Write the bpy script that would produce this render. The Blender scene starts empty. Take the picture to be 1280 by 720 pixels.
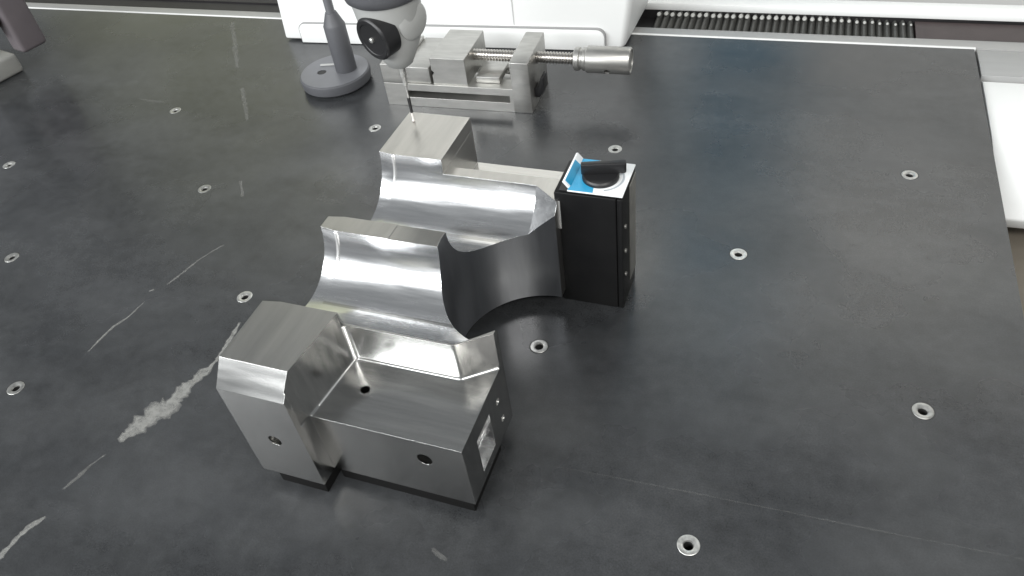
import bpy, bmesh, math, random
from mathutils import Vector, Matrix
random.seed(7)
S = 0.001                      # everything below is written in millimetres
scene = bpy.context.scene
C = scene.collection

# ------------------------------------------------------------------ camera
cam_d = bpy.data.cameras.new('camera'); cam = bpy.data.objects.new('camera', cam_d); C.objects.link(cam)
cam_d.sensor_width = 36.0; cam_d.lens = 969.37 / 1280 * 36.0
cam_d.clip_start = 0.01; cam_d.clip_end = 50
RX = Vector((0.94573246, 0.30609258, -0.10907542))
RY = Vector((0.13893698, -0.68434593, -0.71579827))
RZ = Vector((-0.29374586, 0.66179905, -0.68973573))
mw = Matrix.Identity(4)
for i, a in enumerate((RX, -RY, -RZ)):
    for j in range(3): mw[j][i] = a[j]
mw.translation = Vector((639.2045, -595.3281, 415.5835)) * S
cam.matrix_world = mw
scene.camera = cam

# ------------------------------------------------------------------ world and lamps
world = bpy.data.worlds.new('World'); scene.world = world; world.use_nodes = True
bg = world.node_tree.nodes['Background']
bg.inputs[0].default_value = (0.93, 0.97, 1.0, 1); bg.inputs[1].default_value = 0.31

def area(name, loc, target, sx, sy, power, col):
    d = bpy.data.lights.new(name, 'AREA'); d.shape = 'RECTANGLE'; d.size = sx; d.size_y = sy; d.energy = power; d.color = col
    o = bpy.data.objects.new(name, d); C.objects.link(o)
    o.location = loc
    o.rotation_euler = (Vector(target) - Vector(loc)).to_track_quat('-Z', 'Y').to_euler()
    return o
# a wide shop window to the front left, a tube fitting on the ceiling, and an added wall-wash lamp
area('window_light', (-0.95, -2.08, 1.53), (0.42, -0.2, 0.05), 3.6, 0.60, 125, (0.97, 0.99, 1.0))
area('ceiling_light_near', (1.65, -1.55, 1.95), (0.45, -0.2, 0), 1.4, 0.5, 42, (1.0, 0.98, 0.94))
area('wall_wash_light', (0.6, 1.2, 2.2), (0.6, 2.2, 1.75), 3.6, 0.3, 35, (1.0, 0.98, 0.94))  # added unseen lamp, turned to the wall only to brighten it

scene.view_settings.view_transform = 'Standard'; scene.view_settings.look = 'None'
scene.view_settings.exposure = 0.0; scene.view_settings.gamma = 1.0
scene.view_settings.use_curve_mapping = False
scene.render.engine = 'CYCLES'

# ------------------------------------------------------------------ materials
def mat(name, col, rough=0.5, metal=0.0, var=0.0, vscale=60, stretch=(1, 1, 1), rvar=0.0, bump=0.0, bscale=400, bevel=0.0, col2=None, spec=0.5, coat=0.0):
    m = bpy.data.materials.new(name); m.use_nodes = True
    nt = m.node_tree; N = nt.nodes; L = nt.links
    p = N['Principled BSDF']
    p.inputs['Base Color'].default_value = (*col, 1); p.inputs['Roughness'].default_value = rough
    p.inputs['Metallic'].default_value = metal; p.inputs['Specular IOR Level'].default_value = spec
    if coat: p.inputs['Coat Weight'].default_value = coat
    tc = N.new('ShaderNodeTexCoord'); mp = N.new('ShaderNodeMapping'); mp.inputs['Scale'].default_value = stretch
    L.new(tc.outputs['Object'], mp.inputs['Vector'])
    nz = N.new('ShaderNodeTexNoise'); nz.inputs['Scale'].default_value = vscale; nz.inputs['Detail'].default_value = 6
    nz.inputs['Roughness'].default_value = 0.6
    L.new(mp.outputs[0], nz.inputs['Vector'])
    if var or col2:
        mx = N.new('ShaderNodeMix'); mx.data_type = 'RGBA'
        c2 = col2 or tuple(c * (1 + var) for c in col); c1 = col if col2 else tuple(c * (1 - var) for c in col)
        mx.inputs['A'].default_value = (*c1, 1); mx.inputs['B'].default_value = (*c2, 1)
        rp = N.new('ShaderNodeMapRange'); rp.inputs['From Min'].default_value = .3; rp.inputs['From Max'].default_value = .7
        L.new(nz.outputs['Fac'], rp.inputs['Value']); L.new(rp.outputs[0], mx.inputs['Factor'])
        L.new(mx.outputs['Result'], p.inputs['Base Color'])
    if rvar:
        mr = N.new('ShaderNodeMapRange'); mr.inputs['From Min'].default_value = .3; mr.inputs['From Max'].default_value = .7
        mr.inputs['To Min'].default_value = max(.02, rough - rvar); mr.inputs['To Max'].default_value = rough + rvar
        n2 = N.new('ShaderNodeTexNoise'); n2.inputs['Scale'].default_value = vscale * .6; n2.inputs['Detail'].default_value = 5
        L.new(mp.outputs[0], n2.inputs['Vector'])
        L.new(n2.outputs['Fac'], mr.inputs['Value']); L.new(mr.outputs[0], p.inputs['Roughness'])
    last = None
    if bevel:
        bv = N.new('ShaderNodeBevel'); bv.samples = 6; bv.inputs['Radius'].default_value = bevel * S; last = bv.outputs[0]
    if bump:
        b = N.new('ShaderNodeBump'); b.inputs['Strength'].default_value = bump; b.inputs['Distance'].default_value = 0.0004
        n3 = N.new('ShaderNodeTexNoise'); n3.inputs['Scale'].default_value = bscale; n3.inputs['Detail'].default_value = 4
        L.new(mp.outputs[0], n3.inputs['Vector']); L.new(n3.outputs['Fac'], b.inputs['Height'])
        if last: L.new(last, b.inputs['Normal'])
        last = b.outputs[0]
    if last: L.new(last, p.inputs['Normal'])
    return m

GRANITE = mat('polished_granite', (0.020, 0.0215, 0.0235), 0.28, 0, rvar=.10, vscale=11, col2=(0.031, 0.0325, 0.034), spec=.75)
def granite_detail(m):
    nt = m.node_tree; N = nt.nodes; L = nt.links; p = N['Principled BSDF']
    src = p.inputs['Base Color'].links[0].from_socket
    tc = N.new('ShaderNodeTexCoord')
    f = N.new('ShaderNodeTexNoise'); f.inputs['Scale'].default_value = 900; f.inputs['Detail'].default_value = 3; f.inputs['Roughness'].default_value = .7
    L.new(tc.outputs['Object'], f.inputs['Vector'])
    r = N.new('ShaderNodeMapRange'); r.inputs['From Min'].default_value = .25; r.inputs['From Max'].default_value = .75; r.inputs['To Min'].default_value = .62; r.inputs['To Max'].default_value = 1.45
    L.new(f.outputs['Fac'], r.inputs['Value'])
    mx = N.new('ShaderNodeMix'); mx.data_type = 'RGBA'; mx.blend_type = 'MULTIPLY'; mx.inputs['Factor'].default_value = 1
    L.new(src, mx.inputs['A']); L.new(r.outputs[0], mx.inputs['B']); 
    g = N.new('ShaderNodeTexNoise'); g.inputs['Scale'].default_value = 85; g.inputs['Detail'].default_value = 4; g.inputs['Roughness'].default_value = .65
    L.new(tc.outputs['Object'], g.inputs['Vector'])
    gr = N.new('ShaderNodeMapRange'); gr.inputs['From Min'].default_value = .3; gr.inputs['From Max'].default_value = .7; gr.inputs['To Min'].default_value = .76; gr.inputs['To Max'].default_value = 1.28
    L.new(g.outputs['Fac'], gr.inputs['Value'])
    mg_ = N.new('ShaderNodeMix'); mg_.data_type = 'RGBA'; mg_.blend_type = 'MULTIPLY'; mg_.inputs['Factor'].default_value = 1
    L.new(mx.outputs['Result'], mg_.inputs['A']); L.new(gr.outputs[0], mg_.inputs['B']); mx = mg_
    # faint wiped smears of dried coolant
    w = N.new('ShaderNodeTexNoise'); w.inputs['Scale'].default_value = 5.5; w.inputs['Detail'].default_value = 5; w.inputs['Roughness'].default_value = .6; w.inputs['Distortion'].default_value = .2
    mp = N.new('ShaderNodeMapping'); mp.inputs['Rotation'].default_value = (0, 0, .5); mp.inputs['Scale'].default_value = (1, 2.2, 1)
    L.new(tc.outputs['Object'], mp.inputs[0]); L.new(mp.outputs[0], w.inputs['Vector'])
    wr = N.new('ShaderNodeMapRange'); wr.inputs['From Min'].default_value = .42; wr.inputs['From Max'].default_value = .9; wr.inputs['To Max'].default_value = .26
    L.new(w.outputs['Fac'], wr.inputs['Value'])
    m2 = N.new('ShaderNodeMix'); m2.data_type = 'RGBA'; m2.inputs['B'].default_value = (.16, .165, .17, 1)
    L.new(wr.outputs[0], m2.inputs['Factor']); L.new(mx.outputs['Result'], m2.inputs['A'])
    L.new(m2.outputs['Result'], p.inputs['Base Color'])
granite_detail(GRANITE)
STEEL = mat('machined_steel', (0.46, 0.46, 0.45), 0.21, 1, var=.09, vscale=34, stretch=(.7, 9, .7), rvar=.05, bevel=.5)
BORE = mat('honed_bore_steel', (0.70, 0.705, 0.71), 0.23, 1, var=.07, vscale=55, stretch=(.7, 7, 7), rvar=.06, bump=.10, bscale=45, bevel=.3)
CUT = mat('dark_bored_steel', (0.42, 0.43, 0.45), 0.34, 1, var=.05, vscale=40, stretch=(6, 6, .8), rvar=.05)
TOPM = mat('milled_top_steel', (0.46, 0.455, 0.44), 0.34, 1, var=.09, vscale=17, stretch=(8, .7, 1), rvar=.05, bevel=.5)
BRIGHT = mat('bright_steel_and_glint', (0.93, 0.93, 0.92), 0.22, .75)  # near-white steel, also used for the drawn-in corner highlights
VISE = mat('ground_vise_steel', (0.47, 0.465, 0.445), 0.41, .93, var=.10, vscale=50, stretch=(1, 4, 4), rvar=.06, bevel=.8)
SCREWM = mat('thread_steel', (0.55, 0.53, 0.50), 0.3, 1, var=.1, vscale=90)
INSERT = mat('insert_steel', (0.58, 0.58, 0.56), 0.36, .8, var=.28, vscale=260, rvar=.12)
def worn(m):
    N = m.node_tree.nodes; L = m.node_tree.links; p = N['Principled BSDF']; src = p.inputs['Base Color'].links[0].from_socket
    oi = N.new('ShaderNodeObjectInfo'); mr = N.new('ShaderNodeMapRange'); mr.inputs['To Min'].default_value = .62; mr.inputs['To Max'].default_value = 1.15
    mx = N.new('ShaderNodeMix'); mx.data_type = 'RGBA'; mx.blend_type = 'MULTIPLY'; mx.inputs['Factor'].default_value = 1
    L.new(oi.outputs['Random'], mr.inputs['Value']); L.new(src, mx.inputs['A']); L.new(mr.outputs[0], mx.inputs['B']); L.new(mx.outputs['Result'], p.inputs['Base Color'])
worn(INSERT)
HOLE = mat('hole_bottom', (0.02, 0.02, 0.02), .6)  # near-black stands in for shade down the holes; also the grime ring
BLACK = mat('black_plastic', (0.011, 0.011, 0.012), .42, 0, var=.2, vscale=30, bump=.1, bscale=600, bevel=.6)
BLACKP = mat('black_enamel', (0.004, 0.004, 0.0045), .5, 0, vscale=14, rvar=.14, bump=.15, bscale=500, bevel=.8, spec=.25, col2=(0.009, 0.009, 0.009))
PAD = mat('black_rubber', (0.004, 0.004, 0.004), .8, 0, spec=.2)
LABELW = mat('label_white', (0.80, 0.82, 0.83), .35, 0, var=.03, vscale=80)
LABELC = mat('label_cyan', (0.025, 0.30, 0.52), .35, 0, var=.05, vscale=80)
LABELG = mat('label_print_grey', (0.42, 0.45, 0.48), .4, 0)
POLE = mat('grey_pole_steel', (0.30, 0.295, 0.275), .45, .8, var=.15, vscale=40)
WHITE = mat('white_enamel', (0.82, 0.83, 0.82), .38, 0, var=.015, vscale=12, rvar=.04)
SEAM = mat('seam_grey', (0.30, 0.30, 0.30), .6)
DGREY = mat('dark_grey_anodised', (0.088, 0.090, 0.098), .5, 0, var=.08, vscale=40, rvar=.05, bevel=.8)
MGREY = mat('mid_grey_anodised', (0.16, 0.163, 0.175), .42, .2, var=.06, vscale=40, bevel=.8)
LGREY = mat('probe_light_grey', (0.38, 0.385, 0.375), .4, 0, var=.03, vscale=40, bevel=.8)
LGREY2 = mat('worn_grey_plastic', (0.12, 0.105, 0.112), .5, 0, var=.12, vscale=18)
LGREY2B = mat('worn_foot_grey', (0.26, 0.26, 0.245), .5, 0, var=.12, vscale=18)
ALU = mat('rail_aluminium', (0.36, 0.36, 0.355), .45, .3, var=.05, vscale=20, stretch=(.3, 4, 4))
BELLOW = mat('bellows_black', (0.012, 0.011, 0.012), .55, 0, var=.2, vscale=60)
FLATB = mat('bellows_flat', (0.045, 0.032, 0.032), .5, 0, var=.2, vscale=30)
FOLDM = mat('bellows_fold', (0.050, 0.050, 0.046), .5, 0, var=.15, vscale=60)
TAB = mat('fold_tab', (0.45, 0.45, 0.43), .5, 0, var=.12, vscale=200)
WALL = mat('cream_wall', (0.77, 0.765, 0.735), .8, 0, var=.06, vscale=2)
BLUE = mat('dull_blue_panel', (0.07, 0.24, 0.37), .6, 0)
OLIVE = mat('olive_panel', (0.60, 0.61, 0.45), .7, 0, var=.15, vscale=3)
REDK = mat('dark_red_plastic', (0.035, 0.010, 0.010), .4, 0)
CERAMIC = mat('stylus_ceramic', (0.72, 0.70, 0.66), .3, 0)
RUBY = mat('stylus_tip_ruby', (0.75, 0.70, 0.66), .15, 0)
BROWN = mat('brown_side', (0.22, 0.195, 0.16), .6, 0, var=.3, vscale=12)
def smear_mat():
    m = bpy.data.materials.new('dried_coolant'); m.use_nodes = True; N = m.node_tree.nodes; L = m.node_tree.links
    p = N['Principled BSDF']; p.inputs['Base Color'].default_value = (.30, .30, .285, 1); p.inputs['Roughness'].default_value = .6
    tc = N.new('ShaderNodeTexCoord'); n = N.new('ShaderNodeTexNoise'); n.inputs['Scale'].default_value = 170; n.inputs['Detail'].default_value = 6; n.inputs['Roughness'].default_value = .75
    L.new(tc.outputs['Object'], n.inputs['Vector'])
    r = N.new('ShaderNodeMapRange'); r.inputs['From Min'].default_value = .32; r.inputs['From Max'].default_value = .6; r.inputs['To Min'].default_value = .42; r.inputs['To Max'].default_value = .85
    L.new(n.outputs['Fac'], r.inputs['Value'])
    at = N.new('ShaderNodeAttribute'); at.attribute_name = 'cover'
    mu = N.new('ShaderNodeMath'); mu.operation = 'MULTIPLY'; L.new(r.outputs[0], mu.inputs[0]); L.new(at.outputs['Fac'], mu.inputs[1])
    L.new(mu.outputs[0], p.inputs['Alpha'])
    return m
SMEAR = smear_mat()

# ------------------------------------------------------------------ mesh helpers (millimetres)
class MB:
    def __init__(s): s.v = []; s.f = []; s.m = []
    def add(s, vs, fs, mi=0):
        o = len(s.v); s.v += [tuple(v) for v in vs]; s.f += [tuple(i + o for i in f) for f in fs]; s.m += [mi] * len(fs); return s
    def box(s, x0, x1, y0, y1, z0, z1, mi=0):
        return s.prism([(x0, y0), (x1, y0), (x1, y1), (x0, y1)], z0, z1, mi)
    def prism(s, poly, z0, z1, mi=0, top=None):
        n = len(poly); t = top or poly
        vs = [(x, y, z0) for x, y in poly] + [(x, y, z1) for x, y in t]
        fs = [tuple(range(n - 1, -1, -1)), tuple(range(n, 2 * n))] + [(i, (i + 1) % n, n + (i + 1) % n, n + i) for i in range(n)]
        return s.add(vs, fs, mi)
    def prism_x(s, poly, x0, x1, mi=0):          # poly in (y,z)
        n = len(poly)
        vs = [(x0, y, z) for y, z in poly] + [(x1, y, z) for y, z in poly]
        fs = [tuple(range(n - 1, -1, -1)), tuple(range(n, 2 * n))] + [(i, (i + 1) % n, n + (i + 1) % n, n + i) for i in range(n)]
        return s.add(vs, fs, mi)
    def prism_y(s, poly, y0, y1, mi=0):          # poly in (x,z)
        n = len(poly)
        vs = [(x, y1, z) for x, z in poly] + [(x, y0, z) for x, z in poly]
        fs = [tuple(range(n - 1, -1, -1)), tuple(range(n, 2 * n))] + [(i, (i + 1) % n, n + (i + 1) % n, n + i) for i in range(n)]
        return s.add(vs, fs, mi)
    def lathe(s, prof, origin=(0, 0, 0), axis=(0, 0, 1), n=48, mi=0, closed=True):   # prof: (radius, along)
        A = Vector(axis).normalized(); q = A.to_track_quat('Z', 'Y').to_matrix(); O = Vector(origin)
        vs = []; fs = []
        rings = []
        for r, h in prof:
            if r < 1e-6:
                rings.append([len(vs)]); vs.append(O + q @ Vector((0, 0, h)))
            else:
                rings.append(list(range(len(vs), len(vs) + n)))
                vs += [O + q @ Vector((r * math.cos(2 * math.pi * i / n), r * math.sin(2 * math.pi * i / n), h)) for i in range(n)]
        for a, b in zip(rings, rings[1:]):
            for i in range(n):
                j = (i + 1) % n
                if len(a) == 1 and len(b) == 1: continue
                if len(a) == 1: fs.append((a[0], b[j], b[i]))
                elif len(b) == 1: fs.append((a[i], a[j], b[0]))
                else: fs.append((a[i], a[j], b[j], b[i]))
        return s.add(vs, fs, mi)
    def cyl(s, r, h0, h1, origin=(0, 0, 0), axis=(0, 0, 1), n=48, mi=0):
        return s.lathe([(0, h0), (r, h0), (r, h1), (0, h1)], origin, axis, n, mi)
    def mesh(s, name):
        me = bpy.data.meshes.new(name)
        me.from_pydata([(a * S, b * S, c * S) for a, b, c in s.v], [], s.f)
        me.polygons.foreach_set('material_index', s.m)
        bm = bmesh.new(); bm.from_mesh(me); bmesh.ops.recalc_face_normals(bm, faces=bm.faces); bm.to_mesh(me); bm.free()
        return me
    def build(s, name, mats, parent=None, bevel=0, ang=35, segs=2):
        return link(name, s.mesh(name), mats, parent, bevel, ang, segs)
def smooth(me, ang=35):
    me.polygons.foreach_set('use_smooth', [True] * len(me.polygons)); me.set_sharp_from_angle(angle=math.radians(ang)); me.update()
def link(name, me, mats, parent=None, bevel=0, ang=35, segs=2):
    if not isinstance(mats, (list, tuple)): mats = [mats]
    for m in mats: me.materials.append(m)
    if bevel:
        bm = bmesh.new(); bm.from_mesh(me)
        es = [e for e in bm.edges if len(e.link_faces) == 2 and e.calc_face_angle(0) > math.radians(ang)]
        bmesh.ops.bevel(bm, geom=es, offset=bevel * S, segments=segs, profile=.5, affect='EDGES', clamp_overlap=True)
        bm.to_mesh(me); bm.free()
    smooth(me, ang)
    o = bpy.data.objects.new(name, me); C.objects.link(o)
    if parent: o.parent = parent
    return o
def thing(name, label, cat, loc=(0, 0, 0), rz=0, group=None, kind=None):
    o = bpy.data.objects.new(name, None); C.objects.link(o); o.empty_display_size = .02
    o.location = Vector(loc) * S; o.rotation_euler = (0, 0, rz)
    o['label'] = label; o['category'] = cat
    if group: o['group'] = group
    if kind: o['kind'] = kind
    return o
def tag(o, label, cat, group=None):
    o['label'] = label; o['category'] = cat
    if group: o['group'] = group
    return o
def carve(me, cutters):                          # solid minus solids, evaluated to a plain mesh
    base = bpy.data.objects.new('work', me); C.objects.link(base)
    tmp = []
    for c in cutters:
        o = bpy.data.objects.new('tool', c); C.objects.link(o); tmp.append(o)
        md = base.modifiers.new('cut', 'BOOLEAN'); md.operation = 'DIFFERENCE'; md.solver = 'EXACT'; md.object = o
    dg = bpy.context.evaluated_depsgraph_get()
    out = bpy.data.meshes.new_from_object(base.evaluated_get(dg))
    for o in tmp + [base]:
        m = o.data; bpy.data.objects.remove(o, do_unlink=True); bpy.data.meshes.remove(m)
    return out

# ------------------------------------------------------------------ setting: granite table
inserts = [(-125, -125), (0, -250), (125, -375), (0, 0), (125, -125), (250, -250), (250, 0), (500, 0), (750, 0), (625, -125), (500, -250), (750, -250), (625, -375)]
tb = MB().box(-900, 816, -900, 225, -160, 0).mesh('granite_table')
holes = MB()
for x, y in inserts: holes.cyl(6.0, -16, 5, (x, y, 0), n=32)
tb = carve(tb, [holes.mesh('tool')])
table = link('granite_table', tb, GRANITE); table['kind'] = 'structure'; table['label'] = 'dark grey granite measuring table with steel threaded inserts'
ins = MB().lathe([(2.75, -14), (2.75, -1.2)], n=40, mi=1); ins.lathe([(2.75, -1.2), (3.2, -.1), (4.0, .15), (5.9, .35), (6.35, .18), (6.45, .02)], n=40)
ins.cyl(5.9, -15.5, -12, n=24, mi=1); ins.lathe([(6.3, .03), (7.0, .03)], n=40, mi=1)
ime = ins.mesh('threaded_insert'); ime.materials.append(INSERT); ime.materials.append(HOLE); smooth(ime, 40)
for x, y in inserts:
    o = bpy.data.objects.new('threaded_insert', ime); C.objects.link(o); o.location = (x * S, y * S, random.uniform(-.12, .05) * S); o.parent = table
    o.rotation_euler = (0, 0, random.uniform(0, 6.28))

def smear(path, k=1.0, cover=1.0, step=1.5):
    # an uneven dried-on streak lying on the granite; widths are in millimetres
    pts = []
    for (a, b) in zip(path, path[1:]):
        L = math.hypot(b[0] - a[0], b[1] - a[1]); n = max(2, int(L / step))
        for i in range(n):
            t = i / n; pts.append((a[0] + (b[0] - a[0]) * t, a[1] + (b[1] - a[1]) * t, a[2] + (b[2] - a[2]) * t))
    pts.append(path[-1])
    vs = []; fs = []; cv = []
    wl = wr = 0
    for i, (x, y, w) in enumerate(pts):
        a = pts[max(0, i - 1)]; b = pts[min(len(pts) - 1, i + 1)]
        d = Vector((b[0] - a[0], b[1] - a[1])).normalized(); nx, ny = -d.y, d.x
        wl = .6 * wl + .4 * random.uniform(-.45, .45); wr = .6 * wr + .4 * random.uniform(-.45, .45)
        hl = w * k * (.5 + wl); hr = w * k * (.5 + wr)
        for s_, c_ in ((hl, .25), (hl * .6, 1), (0, 1), (-hr * .6, 1), (-hr, .25)):
            vs.append((x + nx * s_, y + ny * s_, .06)); cv.append(c_ * cover * (.35 if i in (0, len(pts) - 1) else 1))
        if i:
            for q in range(4):
                o = 5 * i + q; fs.append((o - 5, o - 4, o + 1, o))
    mb = MB(); mb.add(vs, fs); me = bpy.data.meshes.new('coolant_smear')
    me.from_pydata([(a * S, b * S, c * S) for a, b, c in mb.v], [], mb.f)
    at = me.attributes.new('cover', 'FLOAT', 'POINT'); at.data.foreach_set('value', cv)
    o = link('coolant_smear', me, SMEAR, table)
    return o
K = .62
smear([(239.0, -396.0, 5), (242.6, -389.3, 12), (246.6, -379.3, 16), (251.0, -367.5, 16), (256.3, -360.4, 17), (255.9, -350.2, 14), (260.4, -338.6, 9), (265.6, -323.4, 7), (266.4, -309.4, 4), (264.5, -294.5, 4), (262.5, -276.5, 2)], 1.05, .85)
smear([(157.2, -331.2, 2), (157.5, -317.5, 4), (159.3, -303.0, 5), (164.1, -293.0, 4), (167.0, -273.8, 2)], K * .8, .6)
smear([(162.4, -261.3, 3), (166.1, -258.6, 3)], K, .8, .8)
smear([(173.1, -251.4, 2), (176.8, -240.6, 4), (180.2, -226.7, 4), (184.3, -213.4, 3), (192.3, -198.0, 3), (194.8, -195.4, 2)], K * .8, .5)
smear([(220.7, -490.9, 8), (222.4, -481.2, 9), (224.0, -471.9, 9), (226.3, -464.4, 7), (230.5, -458.1, 3)], K, .75)
smear([(227.0, -438.6, 3), (230.2, -429.1, 6), (232.6, -418.3, 5), (237.7, -407.9, 2)], K, .35)
smear([(-61.1, 210.5, 5), (-13.6, 144.6, 7), (19.8, 98.1, 4)], 1, .30, 2)
smear([(52.6, 55.6, 5), (76.9, 23.9, 6), (98.8, -5.9, 3)], 1, .30, 2)
smear([(155.2, -107.0, 3), (171.5, -129.8, 4)], .8, .4)
smear([(-62.8, 16.1, 2), (-43.7, 15.1, 5), (-24.9, 14.0, 3)], 1, .22)
smear([(536.1, -343.4, 1), (591.0, -342.0, 2), (660.7, -340.9, 1.5), (724.7, -340.4, 2), (796.8, -338.8, 1)], .5, .12, 3)
smear([(483.2, -414.0, 3), (489.5, -416.9, 6), (495.1, -418.5, 3)], .7, .25)

# ------------------------------------------------------------------ setting: rails, bellows and covers behind the table
o = MB().box(-900, 1400, 229.2, 247, -60, -1.5).build('guide_rail', ALU, bevel=.8)
tag(o, 'long grey metal guide rail running behind the granite table', 'rail')
o = MB().box(-900, 817.5, 226.2, 229, -60, .4).build('edge_strip', WHITE, bevel=.4)
tag(o, 'thin white strip along the back edge of the granite table', 'edge strip')
o = MB().box(819, 1400, 178, 229, -60, -2.4).build('rail_plate', ALU, bevel=.8)
tag(o, 'wide grey metal plate beside the back right corner of the table', 'metal plate')
cv = MB()
cv.prism_x([(2, -46), (-3, -34), (8, -21), (35, -11), (80, -6), (168, -4), (176.5, -8), (176.5, -46)], 819.5, 1500)
o = cv.build('side_cover', WHITE, bevel=1.5); tag(o, 'white machine cover along the right edge of the granite table', 'machine cover')
o = MB().prism_x([(-900, -150), (-900, -30), (-150, -30), (-100, -60), (170, -60), (170, -150)], 819.5, 1500).build('base_casting', BROWN, bevel=2)
tag(o, 'brownish machine base below the right table edge', 'machine base')
# bellows way cover in the trough between the two rails
bel = thing('bellows_cover', 'black pleated bellows way cover in trough behind table, white tabs along it', 'bellows', (0, 272, -4.5))
MB().box(-900, 1400, -24.6, 27.6, -50, -12).build('trough_floor', BELLOW, bel)
MB().box(-900, 30, 28, 700, -50, -10).build('trough_side', BELLOW, bel)
MB().box(400, 1400, 27.7, 50, -50, -1.2).build('trough_back', BELLOW, bel)
fold = MB().prism_y([(-3.9, -5.0), (-1.4, -.6), (0, 0), (1.2, -.8), (3.9, -5.0), (3.9, -11.9), (-3.9, -11.9)], -24.4, 26)
fme = fold.mesh('fold'); fme.materials.append(FOLDM); smooth(fme, 30)
tabm = MB().lathe([(0, -1.0), (1.5, -.8), (2.0, .2), (1.4, 1.4), (0, 1.9)], n=12).mesh('tab'); tabm.materials.append(TAB); smooth(tabm, 60)
MB().box(766, 1400, -24.4, 26, -11.9, -3.2).build('flat_cover', FLATB, bel)
for i in range(36):
    f = bpy.data.objects.new('fold', fme); C.objects.link(f); f.parent = bel
    f.location = ((490 + i * 7.75 + random.uniform(-.5, .5)) * S, 0, random.uniform(-.6, .6) * S - max(0, i - 24) * .25 * S)
    if i < 36:
        t = bpy.data.objects.new('tab', tabm); C.objects.link(t); t.parent = f
        t.location = (-.2 * S, 13 * S, 1.2 * S); k = 1.0 if i < 20 else max(.45, 1 - (i - 20) * .035); t.scale = (1.35 * k, 2.2 * k, 1.2 * k)
o = MB().box(400, 1400, 299.2, 322, -5.4, 3.5).build('back_rail', WHITE, bevel=1.5)
tag(o, 'white rail along the far side of the bellows, top right', 'rail')

# white bridge carriage cover at the back
th = thing('carriage_cover', 'big white bridge carriage cover standing behind the vise', 'machine cover', (260, 235, 2))
bot = [(-215, -64), (-205, -64.5), (205, -47), (209, -42), (214, 62), (-215, 62)]
top = [(-190, -70), (-180, -70.5), (236, -44), (243, -36), (250, 62), (-190, 62)]
mid = [(b[0] + (t[0] - b[0]) * .10, b[1] + (t[1] - b[1]) * .1) for b, t in zip(bot, top)]
m = MB(); n = len(bot); H = [0, 22, 220]; rings = [bot, mid, top]
vs = [(x, y, z) for r, z in zip(rings, H) for x, y in r]
fs = [tuple(range(n - 1, -1, -1)), tuple(range(2 * n, 3 * n))] + [(k * n + i, k * n + (i + 1) % n, (k + 1) * n + (i + 1) % n, (k + 1) * n + i) for k in (0, 1) for i in range(n)]
m.add(vs, fs).build('shell', WHITE, th, bevel=3, ang=20, segs=3)
def rrect(x0, x1, z0, z1, r, n=6):
    p = []
    for cx, cz, a in ((x1 - r, z1 - r, 0), (x0 + r, z1 - r, 90)):
        p += [(cx + r * math.cos(math.radians(a + 90 * i / n)), cz + r * math.sin(math.radians(a + 90 * i / n))) for i in range(n + 1)]
    return [(x0, z0)] + [(x1, z0)] + p
MB().prism_x([(-52.75, 25), (-51, 25), (-52.4, 215), (-54.1, 215)], 84.6, 85.5).build('panel_joint', mat('joint_grey', (.55, .55, .55), .6), th)
inset = MB().prism_y(rrect(-188, 188, -1.2, 22.5, 9), -4.5, 4).build('lower_panel', WHITE, th, bevel=.8)
inset.location = (0, -56.6 * S, 0); inset.rotation_euler = (0, 0, math.radians(2.43))
sm = MB().prism_y(rrect(-189, 189, -1.0, 23.5, 9.5), -3.4, 3.5).build('panel_seam', SEAM, th)
sm.location = (0, -56.6 * S, 0); sm.rotation_euler = (0, 0, math.radians(2.43))

o = MB().box(-2500, 4000, 1900, 1920, -900, 2400).build('back_wall', WALL); o['kind'] = 'structure'; o['label'] = 'cream wall far behind the measuring table'
o = MB().box(300, 660, 1860, 1899, 450, 2300).build('blue_panel', BLUE); tag(o, 'dull blue panel on the far wall, seen mirrored in the granite', 'panel')

o = MB().box(-2450, -1250, 1860, 1899, -300, 2000).build('added_olive_partition', OLIVE); tag(o, 'unseen olive green partition added by the far wall, tinting the granite at left', 'partition')  # added out of view so the granite picks up its tint

# ------------------------------------------------------------------ the machined steel block
TH = math.radians(-1.4)
blk = thing('machined_block', 'bright machined steel block with two half-round bores, in the middle of the table', 'workpiece', (361, -396, 0), TH)
Z0 = 11.0
def cutm(f):
    m = MB(); f(m); return m.mesh('tool')
tools = []
tools.append(cutm(lambda m: m.prism([(45.0, -6), (45.4, 12.8), (160, 12.8), (160, -6)], -5, 130)))
# stepped pocket over the front right, with filleted inside corners
pk = MB().prism([(44.2, 4), (50.6, 59.6), (121.5, 59.9), (142.5, 75.2), (165, 75.2), (165, 4)], 65, 130).mesh('tool')
bm = bmesh.new(); bm.from_mesh(pk)
ve = [e for e in bm.edges if abs(e.verts[0].co.z - e.verts[1].co.z) > .001 and e.verts[0].co.y > .05 and e.verts[0].co.x < .06]
bmesh.ops.bevel(bm, geom=ve, offset=4.5 * S, segments=6, profile=.5, affect='EDGES')
es = []
for e in bm.edges:
    a, b = e.verts[0].co / S, e.verts[1].co / S
    vert = abs(a.z - b.z) > 1; mx = (a + b) / 2
    if vert and mx.y > 50 and 70 < mx.x < 130: es.append(e)
    if not vert and abs(mx.z - 65) < .1 and mx.y > 20 and mx.x < 150: es.append(e)
bmesh.ops.bevel(bm, geom=es, offset=2.2 * S, segments=5, profile=.5, affect='EDGES')
bm.to_mesh(pk); bm.free(); tools.append(pk)
tools.append(cutm(lambda m: m.prism_x([(-4, 87.3), (12, 106), (12, 130), (-4, 130)], -5, 160)))      # pillar chamfer (v0,z92 -> v12,z106)
tools.append(cutm(lambda m: m.box(50.8, 160, -6, 112, 95, 130)))
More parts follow.
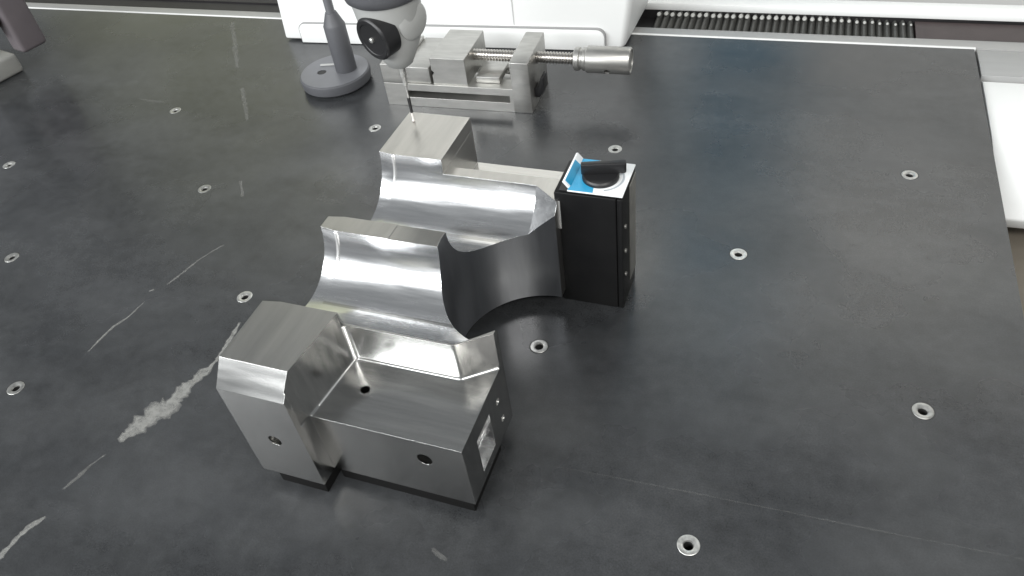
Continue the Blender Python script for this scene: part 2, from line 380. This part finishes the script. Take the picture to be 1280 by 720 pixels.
tools.append(cutm(lambda m: m.box(50.8, 160, 186, 300, 95, 130)))
tools.append(cutm(lambda m: m.box(50.9, 160, 221.5, 300, 65, 130)))
tools.append(cutm(lambda m: m.box(51.0, 160, 120, 145, 105.55, 130)))
def bore(vc, R, Rend):
    return cutm(lambda m: m.lathe([(0, -4), (R + 2.4, -4), (R + 1.9, 0), (R + .2, 10.5), (R, 11.2), (R, 121.5), (Rend, 142), (Rend - 4, 148), (0, 148)], (0, vc, 106), (1, 0, 0), 160))
FV, FR, RV, RR = 92.5, 33.5, 177.0, 36.5
VC, VR = (140.5, 135.0), 55.7
tools.append(bore(FV, FR, 18.5)); tools.append(bore(RV, RR, 22.0))
tools.append(cutm(lambda m: m.cyl(VR, -5, 140, (VC[0], VC[1], 0), n=192)))
tools.append(cutm(lambda m: m.box(130, 160, 30.5, 50.5, 19.5, 50.5)))
for v_, z_ in ((63.4, 46), (66.2, 26)): tools.append(cutm(lambda m: m.cyl(2.5, 130, 150, (0, v_, z_), (1, 0, 0), 24)))
tools.append(cutm(lambda m: m.prism_x([(8, 61.4), (13.8, 67.2), (8, 73)], 46.5, 160)))
tools.append(cutm(lambda m: m.cyl(4.4, -5, 22, (23.6, 0, 50), (0, 1, 0), 32)))
tools.append(cutm(lambda m: m.cyl(4.8, 5, 34, (115.4, 0, 48), (0, 1, 0), 32)))
tools.append(cutm(lambda m: m.cyl(3.1, 40, 80, (68.3, 38.6, 0), (0, 0, 1), 32)))
body = carve(MB().box(0, 141, 0, 270, Z0, 106).mesh('body'), tools)
for mm in (STEEL, BORE, CUT, TOPM): body.materials.append(mm)
for p in body.polygons:
    c = p.center / S; nn = p.normal
    mi = 0
    rf = math.hypot(c.y - FV, c.z - 106); rr_ = math.hypot(c.y - RV, c.z - 106); rc = math.hypot(c.x - VC[0], c.y - VC[1])
    if abs(rc - VR) < .4 and abs(nn.z) < .05: mi = 2
    elif abs(nn.z) < .999 and ((c.y > 58 and c.y < 127 and rf < FR + 2.6 and c.z > 70 and not (abs(nn.x) > .98) and (c.y - FV) * nn.y + (c.z - 106) * nn.z < -5)
          or (c.y > 139 and c.y < 216 and rr_ < RR + 2.6 and c.z > 65 and (c.y - RV) * nn.y + (c.z - 106) * nn.z < -5)): mi = 1
    elif nn.z > .99 and c.z > 90: mi = 3
    elif nn.x > .9 and c.z > 64 and c.y > 200: mi = 3
    elif c.x > 129.9 and c.x < 140.9 and 30.3 < c.y < 50.7 and 19.3 < c.z < 50.7: mi = 1  # pocket walls take the brighter bore steel in place of light
    p.material_index = mi
smooth(body, 30)
bo = bpy.data.objects.new('body', body); C.objects.link(bo); bo.parent = blk
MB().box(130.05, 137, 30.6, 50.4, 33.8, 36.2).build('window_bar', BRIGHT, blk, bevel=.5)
# near-white rods drawn in as highlights along the pocket's inside corners
MB().cyl(1.5, 65.5, 94.6, (51.4, 58.7, 0), n=20).build('corner_highlight', BRIGHT, blk)
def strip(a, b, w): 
    d = Vector(b) - Vector(a); return MB().cyl(w, 0, d.length, a, d, 12).build('corner_highlight', BRIGHT, blk)
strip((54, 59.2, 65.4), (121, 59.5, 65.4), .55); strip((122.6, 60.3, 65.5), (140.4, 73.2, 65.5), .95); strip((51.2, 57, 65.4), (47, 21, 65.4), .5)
# thin near-white raised strips in the bores and at the end
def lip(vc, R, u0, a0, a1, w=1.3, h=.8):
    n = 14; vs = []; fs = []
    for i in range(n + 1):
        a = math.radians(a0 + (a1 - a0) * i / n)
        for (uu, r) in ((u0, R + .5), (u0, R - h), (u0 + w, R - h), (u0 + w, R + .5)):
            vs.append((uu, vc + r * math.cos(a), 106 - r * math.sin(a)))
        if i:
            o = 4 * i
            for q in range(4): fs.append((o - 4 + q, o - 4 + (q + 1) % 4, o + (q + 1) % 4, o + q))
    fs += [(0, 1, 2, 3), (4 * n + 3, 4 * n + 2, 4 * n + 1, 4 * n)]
    return MB().add(vs, fs).build('bore_strip', BRIGHT, blk)
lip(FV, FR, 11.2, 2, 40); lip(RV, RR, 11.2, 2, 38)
MB().box(140.6, 142.3, 199, 202, 70, 94).build('end_strip', BRIGHT, blk, bevel=.4)
# screws seen in the side holes
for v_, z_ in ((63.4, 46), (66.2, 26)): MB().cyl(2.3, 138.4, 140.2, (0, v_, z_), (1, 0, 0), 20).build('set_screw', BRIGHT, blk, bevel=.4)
MB().cyl(4.2, 6, 12, (23.6, 0, 50), (0, 1, 0), 24).build('hole_plug', SCREWM, blk, bevel=.5)

# black support pads under it
for nm, u0, u1, v0, v1, lb in (('left', 10, 44, 1.2, 50, 'black support pad under the front left pillar of the steel block'),
                               ('right', 48, 139, 14, 60, 'long black support pad under the front right of the steel block'),
                               ('rear', 6, 120, 205, 262, 'black support pad under the rear wall of the steel block')):
    p = thing('support_pad', lb, 'support pad', (361, -396, 0), TH, 'pads under the steel block')
    MB().box(u0, u1, v0, v1, 0.02, Z0 - .05).build('pad', PAD, p, bevel=.6)

# ------------------------------------------------------------------ magnetic base
mg = thing('magnetic_base', 'black magnetic base block with blue and white plate and lever on top', 'magnetic base', (528, -181, 0), math.radians(-1.5))
MB().box(-23.5, 19.3, -19.5, 18.5, 0.05, 101).build('body', BLACKP, mg, bevel=1.2)
MB().box(19.6, 23.4, -19.0, 18.0, 0.05, 100.4).build('pole_plate', BLACKP, mg, bevel=.6)
MB().box(23.3, 24.2, 0, 17, 12, 98).build('side_strip', POLE, mg, bevel=.3)
for z in (30, 52, 74): MB().cyl(1.6, 23.5, 24.6, (0, -13, z), (1, 0, 0), 16).build('side_screw', POLE, mg)
pl = MB().prism([(-14, -19), (23.6, -19), (23.9, 18.2), (-14, 18.2)], 102.2, 103.4).build('label_plate', LABELW, mg, bevel=.5)
MB().box(-20, 20, -17.5, 16.5, 101, 102.1).build('plate_base', BLACK, mg)
# bent-up left edge of the plate
MB().prism_y([(-14.1, 102.4), (-12.9, 103.6), (-16.6, 107.9), (-18.0, 107.5)], -16, 18.2).build('plate_flap', LABELW, mg, bevel=.3)
MB().prism([(-13.6, -18.6), (3.5, -18.6), (2.5, -12), (-3.6, -3), (-3.6, 12), (-1, 17.6), (-13.6, 17.6)], 103.45, 103.6).build('cyan_print', LABELC, pl)
MB().prism_y([(-13.3, 103.9), (-12.6, 103.9), (-16.2, 107.7), (-16.7, 107.5)], -14, 10).build('cyan_print', LABELC, mg)
ring = MB()
rv = []; rf_ = []
for i in range(41):
    a = math.radians(-70 + 150 * i / 40)
    for r in (14.2, 15.6): rv.append((5 + r * math.cos(a), -1 + r * math.sin(a), 103.62))
    if i: rf_.append((2 * i - 2, 2 * i - 1, 2 * i + 1, 2 * i))
ring.add(rv, rf_).build('grey_print', LABELG, pl)
MB().lathe([(0, 103.5), (12.5, 103.5), (12.5, 105.5), (11.5, 106.8), (0, 106.8)], (4.5, -1, 0), n=40).build('dial', BLACK, mg)
lv = MB().prism([(-14.5, -2.2), (14.5, -2.9), (15.6, -1.8), (15.6, 1.8), (14.5, 2.9), (-14.5, 2.0)], 0, 8.0).build('lever', BLACK, mg, bevel=.9)
lv.location = (5.5 * S, 1 * S, 106.5 * S); lv.rotation_euler = (0, 0, math.radians(15))

# ------------------------------------------------------------------ toolmaker's vise
vz = thing('screw_vise', 'grey steel toolmaker\'s vise with threaded screw and round handle at the back', 'vise', (325, 78, 0), math.radians(1.2))
vb = MB().box(-80, 78, -31, 31, 0.05, 26).mesh('base')
vb = carve(vb, [cutm(lambda m: m.box(-56, 57, -40, 40, 10.5, 18.2)), cutm(lambda m: m.box(-52, 57, -12, 12, 14, 40))])
link('base', vb, VISE, vz)
MB().box(-80, -55.2, -31, 33, 26.1, 47).build('rear_block', VISE, vz, bevel=.6)
MB().box(-55, -27, -29, 35, 26.1, 44).build('fixed_jaw', VISE, vz, bevel=.6)
mj = carve(MB().box(-24, 13, -29, 33, 26.1, 55).mesh('moving_jaw'), [cutm(lambda m: m.prism([(-27, -1.8 - 26), (-22.6, -26), (-27, 1.8 - 26)], 38, 44)), cutm(lambda m: m.prism_y([(-30, 36), (-24, 36), (-21.5, 39), (-24, 42), (-30, 42)], -40, 40))])
link('moving_jaw', mj, VISE, vz)
eb = MB().prism_x([(-31.5, 0.05), (30, 0.05), (30, 57), (-16, 57), (-31.5, 55)], 60.5, 79.5).build('end_block', VISE, vz, bevel=.7)
MB().prism([(20, -22), (45, -22), (45, 10), (20, 10)], 26.15, 33).build('nut_block', VISE, vz, bevel=.6)
# screw with real thread ridges
pr_ = [(0, 8)]
x = 8.0; pr_.append((4.6, x))
while x < 118:
    pr_ += [(4.6, x + .4), (5.8, x + 1.2), (5.8, x + 1.9), (4.6, x + 2.7)]; x += 3.1
pr_ += [(4.6, x), (0, x)]
scr = MB().lathe(pr_, (0, 0, 45.5), (1, 0, 0), 24).build('screw', SCREWM, vz, ang=50)
MB().lathe([(0, 118), (10.5, 118), (11.3, 119), (11.3, 123), (9.8, 124), (9.8, 126), (11.3, 127), (11.3, 130), (0, 130)], (0, 0, 45.5), (1, 0, 0), 40).build('collar', VISE, vz)
hd = MB().lathe([(0, 130), (12, 130), (13, 131), (13, 172), (12, 173.5), (10.5, 173.5), (10.5, 172.6), (0, 172.6)], (0, 0, 45.5), (1, 0, 0), 56).mesh('handle')
hd = carve(hd, [cutm(lambda m: m.cyl(3.0, -30, 30, (152, 0, 45.5), (0, -.85, -.5), 24))])
link('handle', hd, VISE, vz)
MB().prism_y([(79.7, 12), (85, 12), (90, 20), (90, 34), (87, 34), (85, 24), (79.7, 22)], -20, -6).build('clamp_lug', BLACK, vz, bevel=.6)

# ------------------------------------------------------------------ calibration sphere stand
st = thing('sphere_stand', 'dark grey round-based stand with upright post behind the block', 'stand', (164, 83, 0))
MB().lathe([(0, .05), (35, .05), (38.5, 3), (39.5, 10), (39, 13), (38, 13.8), (0, 13.8)], n=80).build('foot', DGREY, st)
tp = carve(MB().cyl(37.8, 13.85, 14.3, n=80).mesh('foot_top'), [cutm(lambda m: m.cyl(5.2, 12, 20, (-13, -6, 0), n=32))])
link('foot_top', tp, MGREY, st)
MB().cyl(5.1, 13.82, 13.95, (-13, -6, 0), n=32).build('foot_hole', HOLE, st)
sl = MB().prism([(-14, -1.8), (14, -1.8), (15, 0), (14, 1.8), (-14, 1.8), (-15, 0)], 14.32, 15.6).build('pale_pin', LGREY, st, bevel=.5)
sl.location = (-8 * S, 11 * S, 0); sl.rotation_euler = (0, 0, math.radians(12))
MB().lathe([(0, 14.2), (11.4, 14.2), (11.8, 15), (11.8, 66), (10.8, 68), (6.0, 80), (0, 80)], (12.5, 5, 0), n=48).build('post', DGREY, st)
MB().lathe([(0, 79.5), (4.7, 79.5), (4.7, 140), (0, 140)], (12.5, 5, 0), n=32).build('stem', MGREY, st)
MB().lathe([(0, 137), (4, 138), (9, 142), (12.5, 150), (9, 158.5), (4, 162), (0, 162.5)], (12.5, 5, 0), n=32).build('sphere', INSERT, st)

# ------------------------------------------------------------------ probe head touching the rear plateau
ph = thing('probe_head', 'grey measuring probe head with black round knob, stylus touching the block', 'probe head', (376.5, -139, 106.1))
MB().lathe([(0, 48), (7.5, 48), (9.5, 49.5), (13.5, 57), (18, 66), (21.5, 78), (23.2, 92), (24.5, 99.5), (0, 99.5)], n=64).build('housing', LGREY, ph)
MB().lathe([(0, 99), (24.5, 99), (27, 101), (28.5, 106), (28.5, 160), (0, 160)], n=64).build('collar', DGREY, ph)
MB().lathe([(0, -6), (14, -6), (15.4, -4.8), (15.4, 6.5), (14.6, 7.6), (14, 8), (11.5, 8), (11, 7.4), (3, 7.4), (0, 7.4)], (-1, -17, 79), (-.38, -.90, -.10), 56).build('knob', BLACK, ph, ang=30)
MB().lathe([(0, 7), (1.9, 7), (1.9, 8.6), (1.2, 9.2), (0, 9.2)], (-1, -17, 79), (-.38, -.90, -.10), 20).build('knob_screw', INSERT, ph)
MB().lathe([(0, -4), (12.5, -4), (13.5, 2), (13, 5), (10, 7), (0, 7.5)], (15, -3, 84), (.90, -.35, .0), 40).build('side_boss', LGREY, ph)
sy = MB(); sy.lathe([(0, 20), (.75, 20), (.9, 30), (1.7, 31), (1.7, 38), (2.6, 39), (2.6, 48.5), (0, 48.5)], n=20).build('stylus_holder', INSERT, ph)
MB().lathe([(0, 8), (1.1, 8), (1.3, 20.5), (0, 20.5)], n=16).build('stylus_joint', BLACK, ph)
MB().lathe([(0, 1.2), (.7, 1.2), (.9, 8.2), (0, 8.2)], n=16).build('stylus_stem', CERAMIC, ph)
MB().lathe([(0, 0)] + [(1.2 * math.sin(math.pi * i / 8), 1.2 - 1.2 * math.cos(math.pi * i / 8)) for i in range(1, 8)] + [(0, 2.4)], n=16).build('stylus_tip', RUBY, ph)

# ------------------------------------------------------------------ instrument at the top left corner
li = thing('grey_instrument', 'grey instrument with dark red knob cut off by the top left corner', 'instrument', (-276, 59, 0), math.radians(-14))
MB().box(-120, 0, -70, 0, 0.05, 24).build('foot', LGREY2B, li, bevel=4, segs=3)
MB().prism([(-100, -45), (-22, -45), (-22, -8), (-100, -8)], 24.1, 150).build('column', MGREY, li, bevel=2)
MB().prism([(8, -4), (34, -4), (34, 30), (8, 30)], 30, 160).build('slide', LGREY2, li, bevel=5, segs=4)
MB().lathe([(0, 0), (13, 0), (14, 2), (14, 12), (12, 14), (0, 14)], (10, -8, 74), (.25, -1, .1), 32).build('knob', REDK, li)
MB().box(-30, 10, -12, 12, 62, 86).build('arm', MGREY, li, bevel=3)
